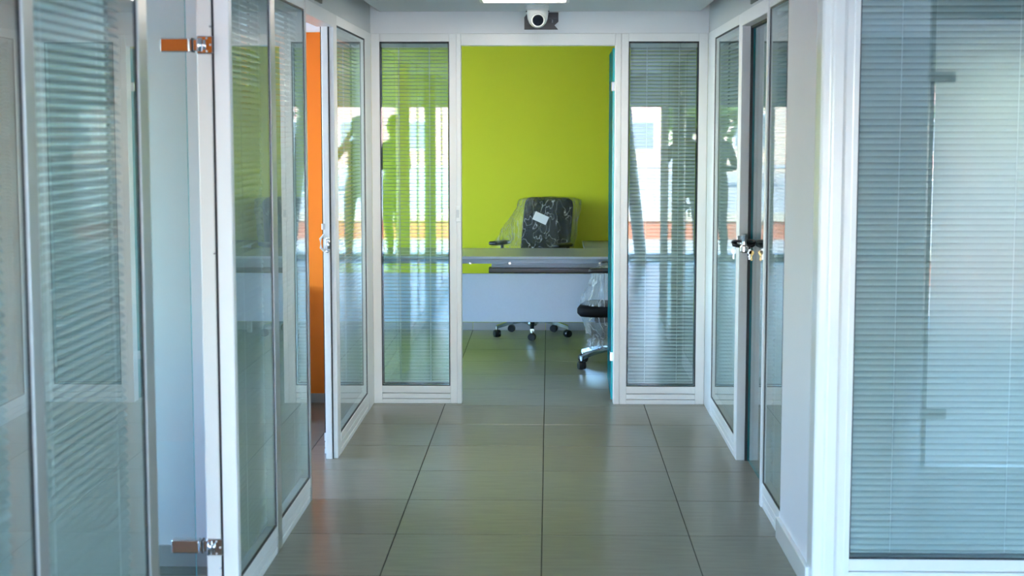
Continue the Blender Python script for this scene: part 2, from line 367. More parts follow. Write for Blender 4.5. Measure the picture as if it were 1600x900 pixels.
def blind(loc, rz, u0, u1, tilt, label, group='venetian blinds inside the partitions', z0=.118, z1=2.157, ladders=(.22, .78), th=.09, wand=None, sag=0.0):
    e = empty('venetian_blind', loc, rz); tag(e, label, 'blind', group)
    a, b = u0 + .012, u1 - .012; vm = th / 2; L = b - a
    MB().box(a - .003, b + .003, vm - .013, vm + .013, z1 - .026, z1 - .001, bev=.002).build('head_rail', SLAT, e)
    MB().box(a, b, vm - .012, vm + .012, z0 + .004, z0 + .014, bev=.003).build('bottom_rail', SLAT, e)
    key = round(L, 4)
    if key not in _slat:
        m = bmesh.new(); w = .0125; rows = []
        for k in range(6):
            s = -1 + 2 * k / 5
            rows.append((m.verts.new((-L / 2, w * s, (.0034) * (1 - s * s))), m.verts.new((L / 2, w * s, .0034 * (1 - s * s)))))
        for p, q in zip(rows, rows[1:]): m.faces.new((p[0], p[1], q[1], q[0]))
        me = bpy.data.meshes.new('slat'); m.to_mesh(me); m.free(); me.materials.append(SLAT)
        for p in me.polygons: p.use_smooth = True
        _slat[key] = me
    z = z0 + .026; k = 0; rnd = random.Random(int(loc[1] * 100 + u0 * 1000))
    while z < z1 - .032:
        link('slat', _slat[key], e, ((a + b) / 2, vm, z), (R(tilt + rnd.uniform(-1.6, 1.6)), R(rnd.uniform(-.04, .04)), 0)); z += .0215
    c = math.cos(R(tilt)) * .0135
    for q in ladders:
        u = a + L * q; t = MB()
        for s in (-1, 1): t.tube([(u, vm + s * .0143, z0 + .01), (u, vm + s * .0143, z1 - .02)], .0009, 4)
        t.build('ladder_cord', CORD, e)
        MB().tube([(u + .004, vm, z0 + .01), (u + .004, vm, z1 - .02)], .0008, 4).build('lift_cord', CORD, e)
    if wand is not None:
        MB().tube([(a + L * wand, vm - .016, z1 - .03), (a + L * wand, vm - .0165, z1 - 1.0)], .0022, 6).build('tilt_wand', CORD, e)
    return e
# --- end partition, left half, door frame, right half
def X(x): return x - LX
unit('window_4', (LX, YB, 0), 0, .53, 'white framed glass partition left of the lime green room doorway',
     [(.05, .462)], [(0, .05, WHITE), (.462, .505, WHITE)])
blind((LX, YB, 0), 0, .05, .462, -2, 'half open venetian blind left of the lime green room doorway, green showing through', ladders=(.25, .72))
e5 = unit('window_5', (.39, YB, 0), 0, .545, 'white framed glass partition right of the lime green room doorway',
     [(.078, .492)], [(.035, .078, WHITE), (.492, .545, WHITE)])
blind((.39, YB, 0), 0, .078, .492, 50, 'closed blue grey venetian blind right of the lime green room doorway', ladders=(.25, .74))
d1 = empty('door_1', (-.522, YB, 0)); tag(d1, 'teal edged glass door standing open into the lime green room', 'door', kind='structure')
MB().box(-.03, -.001, -.004, .094, 0, ZT, bev=.003).build('jamb', WHITE, d1)
MB().box(.912, .947, -.004, .094, 0, ZT, bev=.003).build('jamb', WHITE, d1)
MB().box(-.001, .912, -.003, .093, 2.142, ZT, bev=.003).build('door_head', WHITE, d1)
st = MB().box(-.034, -.006, -.010, -.004, 1.10, 1.195, bev=.002).build('strike_plate', WHITE, d1)
MB().box(-.029, -.013, -.012, -.0099, 1.125, 1.172, bev=.001).build('strike_recess', pbr('pale_grey_plastic', (.62, .64, .66), .4), st)
gd = MB().box(.901, .914, .10, .98, .012, 2.132).build('glass_panel', [DOORT, EDGE], d1)
for p in gd.data.polygons:
    if abs(p.normal.x) < .5: p.material_index = 1
for v in gd.data.vertices:
    if v.co.y > .5: v.co.x += .012
for z in (.275, 1.905):
    h = MB().box(.893, .921, .096, .17, z - .028, z + .028, bev=.003).build('hinge', CHROME, gd)

# --- left wall, far piece, doorway to the orange room
unit('window_6', (LX, 7.72, 0), R(90), 1.6, 'white framed glass partition on the left between the orange doorway and the corner',
     [(.115, 1.30)], [(.0, .115, WHITE, .003, .062), (1.30, YB - 7.72, WHITE)])
blind((LX, 7.72, 0), R(90), .115, 1.30, 3, 'half open venetian blind on the left between the orange doorway and the corner', ladders=(.12, .86))
d2 = empty('door_2', (LX, 6.83, 0), R(90)); tag(d2, 'white frame of the open doorway to the orange room', 'door', kind='structure')
MB().box(.872, .889, .031, .062, 0, ZT - .003, bev=.002).build('jamb', WHITE, d2)
MB().box(.880, .8895, .025, .0305, 0, 2.15).build('gasket', BLACKR, d2)
MB().box(0.0, .89, .001, .089, 2.15, ZT, bev=.002).build('door_head', WHITE, d2)
lk = MB().box(.866, .873, .032, .052, 1.045, 1.115, bev=.002).build('latch_plate', CHROME, d2)
MB().cyl((.866, .036, 1.06), (.866, .036, 1.10), .007).build('latch_bolt', CHROME, lk, smooth=True)
MB().sphere((.864, .042, 1.112), .009, 10).sphere((.864, .042, 1.048), .009, 10).build('latch_screw', CHROME, lk, smooth=True)
MB().tube([(.873, .060, 1.05), (.862, .074, 1.065), (.862, .076, 1.11), (.873, .060, 1.13)], .006, 8).build('pull_handle', WHITE, d2)
MB().box(.868, .874, .054, .070, 1.155, 1.185, bev=.002).build('upper_keep', ALU, d2)
# --- left wall, middle piece
unit('window_7', (LX, 5.15, 0), R(90), 1.68, 'two pane glass partition on the left before the orange doorway',
     [(.045, .80), (.90, 1.645)], [(.0, .045, WHITE, -.006), (.80, .90, ALU), (1.645, 1.68, ALU)])
blind((LX, 5.15, 0), R(90), .045, .80, 58, 'venetian blind with tilted slats in the pane next to the chrome hinges', ladders=(.42, .9))
blind((LX, 5.15, 0), R(90), .90, 1.645, 52, 'venetian blind in the pane just left of the orange doorway', ladders=(.2, .7))
# --- left wall, near piece
unit('window_8', (LX, 2.1, 0), R(90), 2.02, 'near left glass partition of tall panes with blurred blinds',
     [(.03, 1.04), (1.11, 1.93)], [(0, .03, WHITE), (1.04, 1.11, ALU), (1.93, 2.02, ALU)])
blind((LX, 2.1, 0), R(90), .03, 1.0, 34, 'blurred venetian blind at the far left edge of the view', ladders=(.2, .8))
blind((LX, 2.1, 0), R(90), 1.11, 1.885, 34, 'blurred venetian blind in the tall pane left of the open glass door', ladders=(.16, .84))
# --- open glass door of the near left room, hung on the middle piece's jamb
d3 = empty('door_3', (LX, 5.15, 0)); tag(d3, 'tinted glass door standing open on two chrome hinges at the left', 'door', kind='structure')
MB().box(-.052, -.044, -.001, .02, 0, ZT).build('gasket', BLACKR, d3)
MB().box(-.101, -.052, -.002, .055, 0, ZT, bev=.003).build('jamb', pbr('cream_profile', (.78, .76, .72), .3), d3)
MB().box(-.10, .0, -1.03, -.002, 2.15, ZT, bev=.002).build('door_head', WHITE, d3)
gd = MB().box(-1.02, -.142, .012, .022, .012, 2.135).build('glass_panel', [DOORG, EDGE], d3)
for p in gd.data.polygons:
    if abs(p.normal.y) < .5: p.material_index = 1
for z in (.243, 1.925):
    h = MB().box(-.222, -.126, -.004, .036, z - .023, z + .023, bev=.004).build('hinge', CHROME, gd)
    MB().box(-.126, -.098, .004, .028, z - .019, z + .019, bev=.002).build('hinge_arm', CHROME, h)
    MB().box(-.1195, -.1140, -.002, .03, z - .023, z + .023).build('hinge_gap', BLACKR, h)
    MB().box(-.100, -.046, -.011, -.002, z - .029, z + .029, bev=.003).build('hinge_plate', CHROME, h)
    MB().cyl((-.088, -.014, z - .022), (-.088, -.014, z + .022), .007).cyl((-.074, -.014, z - .016), (-.074, -.014, z + .016), .004).build('hinge_pin', CHROME, h, smooth=True)
    for dx, dz in ((-.066, .021), (-.066, -.021), (-.054, 0)):
        MB().sphere((dx, -.011, z + dz), .004, 8).build('screw', ALU, h, smooth=True)
for z in (1.985, 1.24, .17):
    MB().sphere((-.056, -.003, z), .004, 8).build('jamb_screw', CHROME, d3, smooth=True)

# --- right wall: far piece, glass door with lock, sidelight
unit('window_9', (RX, YB, 0), R(-90), 1.59, 'white framed glass partition on the right between the corner and the locked door',
     [(.36, YB - 7.835)], [(0, .36, WHITE), (YB - 7.835, YB - 7.72, WHITE, .003)])
blind((RX, YB, 0), R(-90), .36, YB - 7.835, 48, 'venetian blind on the right between the corner and the locked door', ladders=(.12, .86))
d4 = empty('door_4', (RX, 7.72, 0), R(-90)); tag(d4, 'clear glass door on the right held shut by a lock', 'door', kind='structure')
MB().box(.0, .010, .064, .089, 0, ZT - .003, bev=.001).build('jamb', WHITE, d4)
MB().box(.0, .014, .046, .063, 0, 2.15).build('gasket', BLACKR, d4)
MB().box(.0, .93, .001, .089, 2.15, ZT, bev=.002).build('door_head', WHITE, d4)
MB().box(.015, .93, .048, .063, 2.138, 2.15).build('head_gasket', BLACKR, d4)
gp = MB().box(.018, .925, .058, .068, .008, 2.137).build('glass_panel', [DOORG, EDGE], d4)
for p in gp.data.polygons:
    if abs(p.normal.y) < .5: p.material_index = 1
for z in (.25, 1.92):
    MB().box(.85, .925, .048, .078, z - .023, z + .023, bev=.003).build('hinge', CHROME, gp)
unit('window_10', (RX, 6.79, 0), R(-90), .56, 'narrow glass sidelight between the locked door and the white wall',
     [(.045, .555)], [(0, .045, WHITE, -.004), (.555, .565, WHITE, .004)])
blind((RX, 6.79, 0), R(-90), .045, .555, 35, 'venetian blind in the narrow sidelight beside the white wall', ladders=(.25, .75))
# --- white glossy corner column and the large blind window facing the camera
cl = empty('trim_1', (RX, 5.42, 0)); tag(cl, 'glossy white stepped corner column beside the large blind window', 'column', kind='structure')
MB().prism([(0, .12), (0, .020), (.003, .014), (.009, .011), (.028, .011), (.033, .007), (.037, .002), (.044, 0), (.074, 0), (.079, .003), (.085, .005), (.108, .005), (.111, .002), (.128, .002), (.128, .12)], 0, 2.62, 'xy').build('profile', GLOSSW, cl)
unit('window_11', (1.063, 5.43, 0), 0, 3.7, 'large glass partition at the right filled by a closed blind',
     [(.0, 1.35), (1.42, 3.70)], [(1.35, 1.42, WHITE)], zbot=.135, ztop=2.165)
blind((1.063, 5.43, 0), 0, .0, 1.35, 66, 'large closed venetian blind in the window at the right edge', z0=.145, ladders=(.105, .41, .75), wand=None)
blind((1.063, 5.43, 0), 0, 1.42, 3.70, 62, 'wide closed venetian blind further right along the same partition', z0=.145, ladders=(.1, .5, .9))
# --- frosted door in the hall (mirrored in the large window)
d5 = empty('door_5', (1.86, 3.25, 0)); tag(d5, 'frosted white glass door mirrored in the large right window', 'door', kind='structure')
MB().box(-.03, -.01, -.02, .02, 0, ZC).build('jamb', DARKM, d5)
MB().box(-.01, .94, -.05, .05, 2.17, ZC).build('door_head', WALLW, d5)
g5 = MB().box(0, .93, -.006, .006, .01, 2.155).build('glass_panel', FROST, d5)
for z in (.26, 1.90):
    MB().box(-.04, .09, -.02, .02, z - .025, z + .025, bev=.003).build('hinge', pbr('brushed_steel', (.25, .27, .28), .35, .8), g5)

# ------------------------------------------------------------------ facade behind the camera
fc = empty('window_12', (0, -1.2, 0)); tag(fc, 'glazed shop front behind the camera, mirrored in the end panes', 'window', kind='structure')
mul = [-2.52, -.92, .76, 2.27]
MB().box(-2.55, 2.3, -.05, .05, 0, .07).build('sill', WHITE, fc)
for m in mul: MB().box(m - .03, m + .03, -.05, .05, .07, 1.93).build('mullion', WHITE, fc)
ed = [-2.52, -.92, .76, 2.27]
for a, b in zip(ed, ed[1:]):
    MB().box(a + .03, b - .03, -.003, .003, .07, 1.93).build('pane', [clear('facade_pane_%d' % len(bpy.data.materials), (.93, .97, .97))], fc)
sbox('wall_front_right', WALLW, (2.3, 2.9, -1.3, -1.18, 0, 2.62), 'solid white wall beside the shop front behind the camera')
MB().box(2.9, XR, -.05, .05, 0, .07).build('sill', WHITE, fc)
MB().box(2.9, XR, -.003, .003, .07, 2.2).build('pane', [clear('facade_pane_side', (.93, .97, .97))], fc)
sbox('wall_front_side', WALLW, (2.9, XR, -1.3, -1.18, 2.2, 2.62), 'header above the side bay of the shop front')
sbox('wall_front', WALLW, (-2.58, 2.3, -1.3, -1.18, 1.93, 2.62), 'header wall above the shop front behind the camera')
sbox('wall_front_left', WALLW, (XL, -2.58, -1.3, -1.18, 0, 2.62), 'solid white wall left of the shop front behind the camera')

lc = empty('leaning_column', (1.16, -.95, 0)); tag(lc, 'slanted round column by the shop front, mirrored in the right end pane', 'column')
MB().cyl((0, 0, 0), (-.27, 0, ZC), .075, .085, 24).build('shaft', WHITE, lc, smooth=False)
MB().box(-.13, .13, -.13, .13, 0, .02, bev=.004).build('base_plate', ALU, lc)

# ------------------------------------------------------------------ ceiling things and the sign
dm = empty('dome_camera', (-.066, 8.86, ZC)); tag(dm, 'white dome security camera on the ceiling above the doorway', 'camera')
DW = pbr('white_plastic', (.78, .80, .79), .3)
MB().lathe([(.064, 0), (.066, -.006), (.066, -.018), (.062, -.024)], seg=32).build('mounting_ring', DW, dm, smooth=False)
MB().lathe([(.061, -.024), (.0605, -.045), (.056, -.075), (.047, -.098), (.032, -.115), (.012, -.124)], seg=32).build('housing', DW, dm, smooth=True)
ey = MB(); ey.sphere((0, -.020, -.078), .049, 24); ey.build('eyeball', DW, dm, smooth=True)
ln = MB().cyl((.002, -.056, -.084), (.0025, -.0675, -.087), .040, .037, 28).build('lens_ring', DW, dm)
MB().cyl((.0025, -.066, -.0865), (.0025, -.070, -.0875), .0315, .0305, 28).build('lens', pbr('black_lens', (.004, .004, .006), .06), ln)
for s in (-1, 1): MB().sphere((s * .062, -.012, -.034), .004, 8).build('housing_screw', BLACKP, dm)
SGN = pbr('dark_purple_sign', (.012, .010, .018), .35)
sg = empty('ribbon_sign', (-.148, YB + .012, 2.2345)); tag(sg, 'dark purple sign plate with a notched end behind the dome camera', 'sign')
MB().prism([(0, 0), (.200, 0), (.178, .025), (.201, .046), (.201, .1), (.02, .1), (.008, .082), (0, .072)], -.004, 0).build('plate', SGN, sg)
PALE = pbr('faded_print', (.10, .09, .12), .6)
MB().box(.125, .199, -.0046, -.0038, .066, .0675).box(.012, .17, -.0046, -.0038, .033, .034).build('printed_line', PALE, sg)
tx = bpy.data.curves.new('lettering', 'FONT'); tx.body = '2'; tx.size = .022; tx.extrude = .0003; tx.materials.append(pbr('pale_print', (.35, .33, .38), .6))
to = bpy.data.objects.new('lettering', tx); C.objects.link(to); tme = bpy.data.meshes.new_from_object(to.evaluated_get(bpy.context.evaluated_depsgraph_get())); bpy.data.objects.remove(to); to = bpy.data.objects.new('lettering', tme); C.objects.link(to); to.parent = sg; to.location = (.160, -.0044, .042); to.rotation_euler = (R(90), 0, 0)
def lamp_mat():
    m, n, l = newmat('lit_diffuser'); b = n['Principled BSDF']
    b.inputs['Base Color'].default_value = (.85, .85, .83, 1); b.inputs['Emission Color'].default_value = (1, .90, .78, 1); b.inputs['Emission Strength'].default_value = LAMP
    return m
LAMP = 3.1
LM = lamp_mat()
cpn = empty('ceiling_light', (-.133, 8.2, ZC)); tag(cpn, 'flat white ceiling light panel in front of the dome camera, at the top edge', 'ceiling light')
f = MB(); f.box(-.24, .24, -.33, -.31, -.012, 0).box(-.24, .24, .31, .33, -.012, 0).box(-.24, -.22, -.31, .31, -.012, 0).box(.22, .24, -.31, .31, -.012, 0).build('frame', WHITE, cpn)
MB().box(-.22, .22, -.31, .31, -.008, 0).build('diffuser', LM, cpn)

# ------------------------------------------------------------------ lock on the right door
lkx = empty('cable_lock', (.935, 7.52, 1.105)); tag(lkx, 'chrome and black lock with keys looped through the right glass door', 'lock')
STEEL = pbr('bright_lock_steel', (.8, .8, .8), .22, .9)
MB().lathe([(.014, -.044), (.021, -.036), (.021, -.014), (.012, -.004), (.012, .010), (.018, .040), (.014, .048)], c=(.0, -.034, 0), seg=16).build('lock_body', STEEL, lkx, smooth=False)
MB().box(-.03, .0, -.008, .008, -.012, .036, bev=.002).build('clasp', CHROME, lkx)
for k, (rx, ry, dz) in enumerate(((.054, .028, .006), (.050, .024, -.012))):
    pts = [(rx * math.cos(t) + .002, ry * math.sin(t), dz + .006 * math.sin(2 * t + k)) for t in [2 * math.pi * i / 28 for i in range(28)]]
    MB().tube(pts, .0062, 8, closed=True).build('cable_loop', BLACKP, lkx, smooth=True)
def key(x, z, m, ang):
    k = MB().cyl((x, -.035, z), (x, -.032, z), .0125, seg=16).build('key', m, lkx)
    MB().box(x - .004, x + .004, -.0345, -.0325, z - .038, z - .011).box(x + .003, x + .0065, -.0345, -.0325, z - .036, z - .028).box(x - .0065, x - .003, -.0345, -.0325, z - .026, z - .021).build('key_blade', m, k)
    pts = [(x + .007 * math.cos(t), -.0335 + .003 * math.sin(2 * t), z + .016 + .007 * math.sin(t)) for t in [2 * math.pi * i / 14 for i in range(14)]]
    MB().tube(pts, .001, 5, closed=True).build('key_ring', CHROME, k)
key(-.050, -.037, STEEL, 0); key(.026, -.039, STEEL, 0); key(.036, -.044, BRASS, 0)

# ------------------------------------------------------------------ desk in the lime green room
DTOP = pbr('desk_laminate', (.30, .30, .27), .25, noise_s=30, noise_a=.03)
DGREY = pbr('desk_grey_metal', (.24, .30, .38), .4, .3)
DPAN = pbr('modesty_panel_white', (.58, .71, .92), .45, noise_s=60, noise_a=.03)
dk = empty('office_desk', (0, 11.17, 0)); tag(dk, 'long grey office desk with a pale modesty panel in the lime green room', 'desk')
MB().box(-1.55, 1.25, 0, .80, .722, .742, bev=.002).build('desktop', [DTOP], dk)
MB().box(-1.55, 1.25, -.0015, .0, .7235, .7405).build('desktop_edge', pbr('edge_band', (.45, .52, .62), .35), dk)
MB().box(-1.5, 1.2, .02, .06, .688, .722, bev=.002).build('front_rail', DGREY, dk)
MB().box(-.42, 1.15, .24, .30, .640, .700, bev=.002).build('cross_beam', DGREY, dk)
MB().box(-.44, 1.15, .22, .34, .600, .640, bev=.002).build('cable_tray', DARKM, dk)
MB().box(-1.30, .62, .13, .148, .252, .606, bev=.002).build('modesty_panel', DPAN, dk)
for x in (-.565, -.28, .37):
    MB().box(x - .010, x + .010, .008, .02, .684, .700, bev=.002).build('bracket', pbr('bright_steel', (.8, .8, .8), .2, .6), dk)
for x in (-1.42, .95):
    lg = MB().box(x - .03, x + .03, .06, .10, .03, .69, bev=.003).build('leg', ALU, dk); MB().box(x - .03, x + .03, .70, .74, .03, .69, bev=.003).build('leg', ALU, dk)
    MB().box(x - .03, x + .03, .04, .76, 0, .03, bev=.004).build('foot', ALU, dk)
rd = empty('return_desk', (.27, 11.98, 0)); tag(rd, 'grey return desk reaching back to the lime green wall', 'desk')
MB().box(0, .85, 0, .80, .722, .742, bev=.002).build('desktop', DTOP, rd)
MB().box(.03, .82, .03, .06, .69, .722).build('front_rail', DGREY, rd)
for x in (.05, .80): MB().box(x - .02, x + .02, .60, .64, 0, .722, bev=.003).build('leg', ALU, rd)

od = empty('added_shade_desk', (-1.52, 8.6, 0)); tag(od, 'plain grey desk added out of direct view to shade the foot of the orange wall', 'desk')  # unseen desk, added so that the lower orange wall falls into shade
MB().box(-1.6, 0, 0, .70, .70, .725, bev=.002).build('desktop', DTOP, od)
for x in (-1.58, -.025): MB().box(x, x + .022, .03, .68, 0, .70, bev=.001).build('end_panel', DPAN, od)

# ------------------------------------------------------------------ office chairs under plastic film
FAB = pbr('black_mesh_fabric', (.004, .0045, .006), .8, spec=.2, bump=.3, bump_s=400)
BASEM = pbr('polished_aluminium', (.55, .62, .64), .14, 1.0)
def soft(w, d, h, seg=6, r=.35, fy=None):
    """rounded pad: superellipse outline, domed faces"""
    b = MB(); bm = b.bm
    n = 28; rings = []
    for s, zz in ((.0, -h / 2), (.92, -h / 2), (1.0, -h * .2), (1.0, h * .2), (.93, h / 2), (.0, h / 2 + .006)):
        if s == 0: rings.append([bm.verts.new((0, 0, zz))]); continue
        rr = []
        for k in range(n):
            t = 2 * math.pi * k / n; c_, s_ = math.cos(t), math.sin(t)
            rr.append(bm.verts.new((w / 2 * s * math.copysign(abs(c_) ** r, c_), d / 2 * s * math.copysign(abs(s_) ** r, s_), zz)))
        rings.append(rr)
    for a, c in zip(rings, rings[1:]):
        for k in range(n):
            if len(a) == 1: bm.faces.new((a[0], c[(k + 1) % n], c[k]))
            elif len(c) == 1: bm.faces.new((a[k], a[(k + 1) % n], c[0]))
            else: bm.faces.new((a[k], a[(k + 1) % n], c[(k + 1) % n], c[k]))
    return b
def office_chair(loc, rz, base_rz, label, seat_z=.43, lean=12):
    """faces local +y"""
    e = empty('office_chair', loc, rz); tag(e, label, 'chair', 'film wrapped office chairs')
    st_ = soft(.47, .46, .075).build('seat', FAB, e, smooth=True, loc=(0, .03, seat_z))
    MB().box(-.12, .12, -.12, .14, seat_z - .085, seat_z - .036, bev=.01).build('seat_mechanism', BLACKP, e)
    bk = soft(.44, .56, .045, r=.22).build('backrest', FAB, e, smooth=True); bk.rotation_euler = (R(90 - 0) + R(lean), 0, 0); bk.location = (0, -.235, seat_z + .375)
    MB().tube([(0, -.08, seat_z - .06), (0, -.22, seat_z - .05), (0, -.275, seat_z + .05), (0, -.285, seat_z + .3)], [.02, .022, .02, .014], 8).build('back_support', BLACKP, e, smooth=True)
    for s in (-1, 1):
        MB().tube([(s * .20, .0, seat_z - .05), (s * .275, -.0, seat_z - .04), (s * .285, -.01, seat_z + .05), (s * .285, -.01, seat_z + .275)], .014, 8).build('armrest_post', BLACKP, e, smooth=True)
        a = soft(.085, .25, .028).build('armrest', BLACKP, e, smooth=True, loc=(s * .285, .03, seat_z + .292))
    MB().cyl((0, 0, .12), (0, 0, .24), .027).cyl((0, 0, .24), (0, 0, seat_z - .08), .015).build('gas_column', BLACKP, e, smooth=False)
    MB().lathe([(.03, .085), (.045, .10), (.045, .13), (.032, .15)], seg=20).build('base_hub', BASEM, e)
    wm = MB()
    for s in (-1, 1):
        wm.cyl((s * .004, 0, 0), (s * .024, 0, 0), .032, .028, 16)
    wm = wm.mesh('caster_wheel'); wm.materials.append(BLACKP)
    for k in range(5):
        t = base_rz - rz + k * 2 * math.pi / 5; c_, s_ = math.cos(t), math.sin(t)
        prof = [(.03, .118), (.10, .128), (.20, .112), (.30, .083)]
        bm = MB(); rings = []
        for r_, z in prof:
            w = .020 - .022 * r_ * .9; h = .017 - .014 * r_
            rings.append([bm.bm.verts.new((r_ * c_ - s_ * u * w, r_ * s_ + c_ * u * w, z + v * h)) for u, v in ((-1, -1), (1, -1), (1, 1), (-1, 1))])
        for a, b in zip(rings, rings[1:]):
            for q in range(4): bm.bm.faces.new((a[q], a[(q + 1) % 4], b[(q + 1) % 4], b[q]))
        bm.bm.faces.new(rings[0][::-1]); bm.bm.faces.new(rings[-1])
        bm.build('base_leg', BASEM, e)
        cs = MB().cyl((.295 * c_, .295 * s_, .045), (.295 * c_, .295 * s_, .088), .0085, seg=10).build('caster', CHROME, e)
        link('caster_wheel', wm, cs, (.295 * c_, .295 * s_, .032), (0, 0, t + random.uniform(-.9, .9)))
    return e
def film(parent, rings, name='plastic_wrap', mat=None, seed=0, closed_top=True, amp=.02, seg=56):
    """crumpled bag lofted through (z, cx, cy, rx, ry) rings"""
    bm = bmesh.new(); L = []; NR = 34
    def lerp(t):
        f = t * (len(rings) - 1); i = min(int(f), len(rings) - 2); f -= i
        return [a + (b - a) * f for a, b in zip(rings[i], rings[i + 1])]
    for j in range(NR):
        z, cx, cyy, rx, ry = lerp(j / (NR - 1)); row = []
        for k in range(seg):
            t = 2 * math.pi * k / seg; c_, s_ = math.cos(t), math.sin(t)
            p = Vector((cx + rx * math.copysign(abs(c_) ** .7, c_), cyy + ry * math.copysign(abs(s_) ** .7, s_), z))
            nz = noise.noise(Vector((c_ * 3 + seed, s_ * 3, z * 5))) + .6 * abs(noise.noise(Vector((c_ * 7 + z * 6, s_ * 7 + seed, z * 4)))) + .35 * noise.noise(Vector((p.x * 22, p.y * 22, p.z * 16 + seed)))
            row.append(bm.verts.new(p + Vector((c_, s_, .4 * nz)) * (amp * nz)))
        L.append(row)
    for a, b in zip(L, L[1:]):
        for k in range(seg): bm.faces.new((a[k], a[(k + 1) % seg], b[(k + 1) % seg], b[k]))
    if closed_top:
        c0 = bm.verts.new(sum((v.co for v in L[-1]), Vector()) / seg + Vector((0, 0, .012)))
        for k in range(seg): bm.faces.new((L[-1][k], L[-1][(k + 1) % seg], c0))
    me = bpy.data.meshes.new(name); bm.to_mesh(me); bm.free(); me.materials.append(mat or FILM)
    for p in me.polygons: p.use_smooth = True
    o = bpy.data.objects.new(name, me); C.objects.link(o); o.parent = parent
    return o
ch1 = office_chair((-.13, 12.43, 0), R(152), R(270), 'black office chair wrapped in clear plastic behind the desk', seat_z=.45, lean=10)
iv = Matrix.Rotation(-R(152), 4, 'Z') @ Matrix.Translation((.13, -12.43, 0))
w1 = film(ch1, [(.70, -.14, 12.50, .33, .24), (.80, -.09, 12.54, .31, .19), (.92, -.05, 12.57, .27, .15), (1.02, .0, 12.59, .26, .11), (1.085, .01, 12.60, .25, .07), (1.10, .02, 12.61, .18, .03)], seed=3, amp=.025)
w1.data.transform(iv)
lb = MB().box(-.058, .058, -.001, .001, -.034, .034).build('paper_label', pbr('paper', (.85, .86, .88), .6), ch1)
lb.matrix_local = iv @ Matrix.Translation((-.065, 12.36, .95)) @ Matrix.Rotation(R(24), 4, 'Y')
ch2 = office_chair((.475, 10.82, 0), R(80), R(213), 'plastic wrapped office chair beside the open glass door', seat_z=.405, lean=10)
iv2 = Matrix.Rotation(-R(80), 4, 'Z') @ Matrix.Translation((-.475, -10.82, 0))
w2 = film(ch2, [(.15, .36, 10.76, .06, .06), (.185, .37, 10.78, .05, .05), (.24, .42, 10.82, .14, .13), (.34, .48, 10.86, .25, .24), (.46, .50, 10.87, .28, .26), (.58, .53, 10.87, .25, .24), (.68, .54, 10.86, .22, .24), (.73, .63, 10.84, .15, .22), (.95, .69, 10.83, .16, .24), (1.06, .71, 10.83, .10, .18)], mat=FILM2, seed=9, amp=.022)
w2.data.transform(iv2)
kn = MB(); kn.sphere((0, 0, 0), .05, 24, (1.1, .9, .9)); kn = kn.build('bunched_plastic', FILM2, ch2, smooth=True)
for v in kn.data.vertices: v.co *= 1 + .5 * noise.noise(v.co * 45) + .2 * noise.noise(v.co * 110)
kn.data.transform(iv2 @ Matrix.Translation((.325, 10.74, .175)))

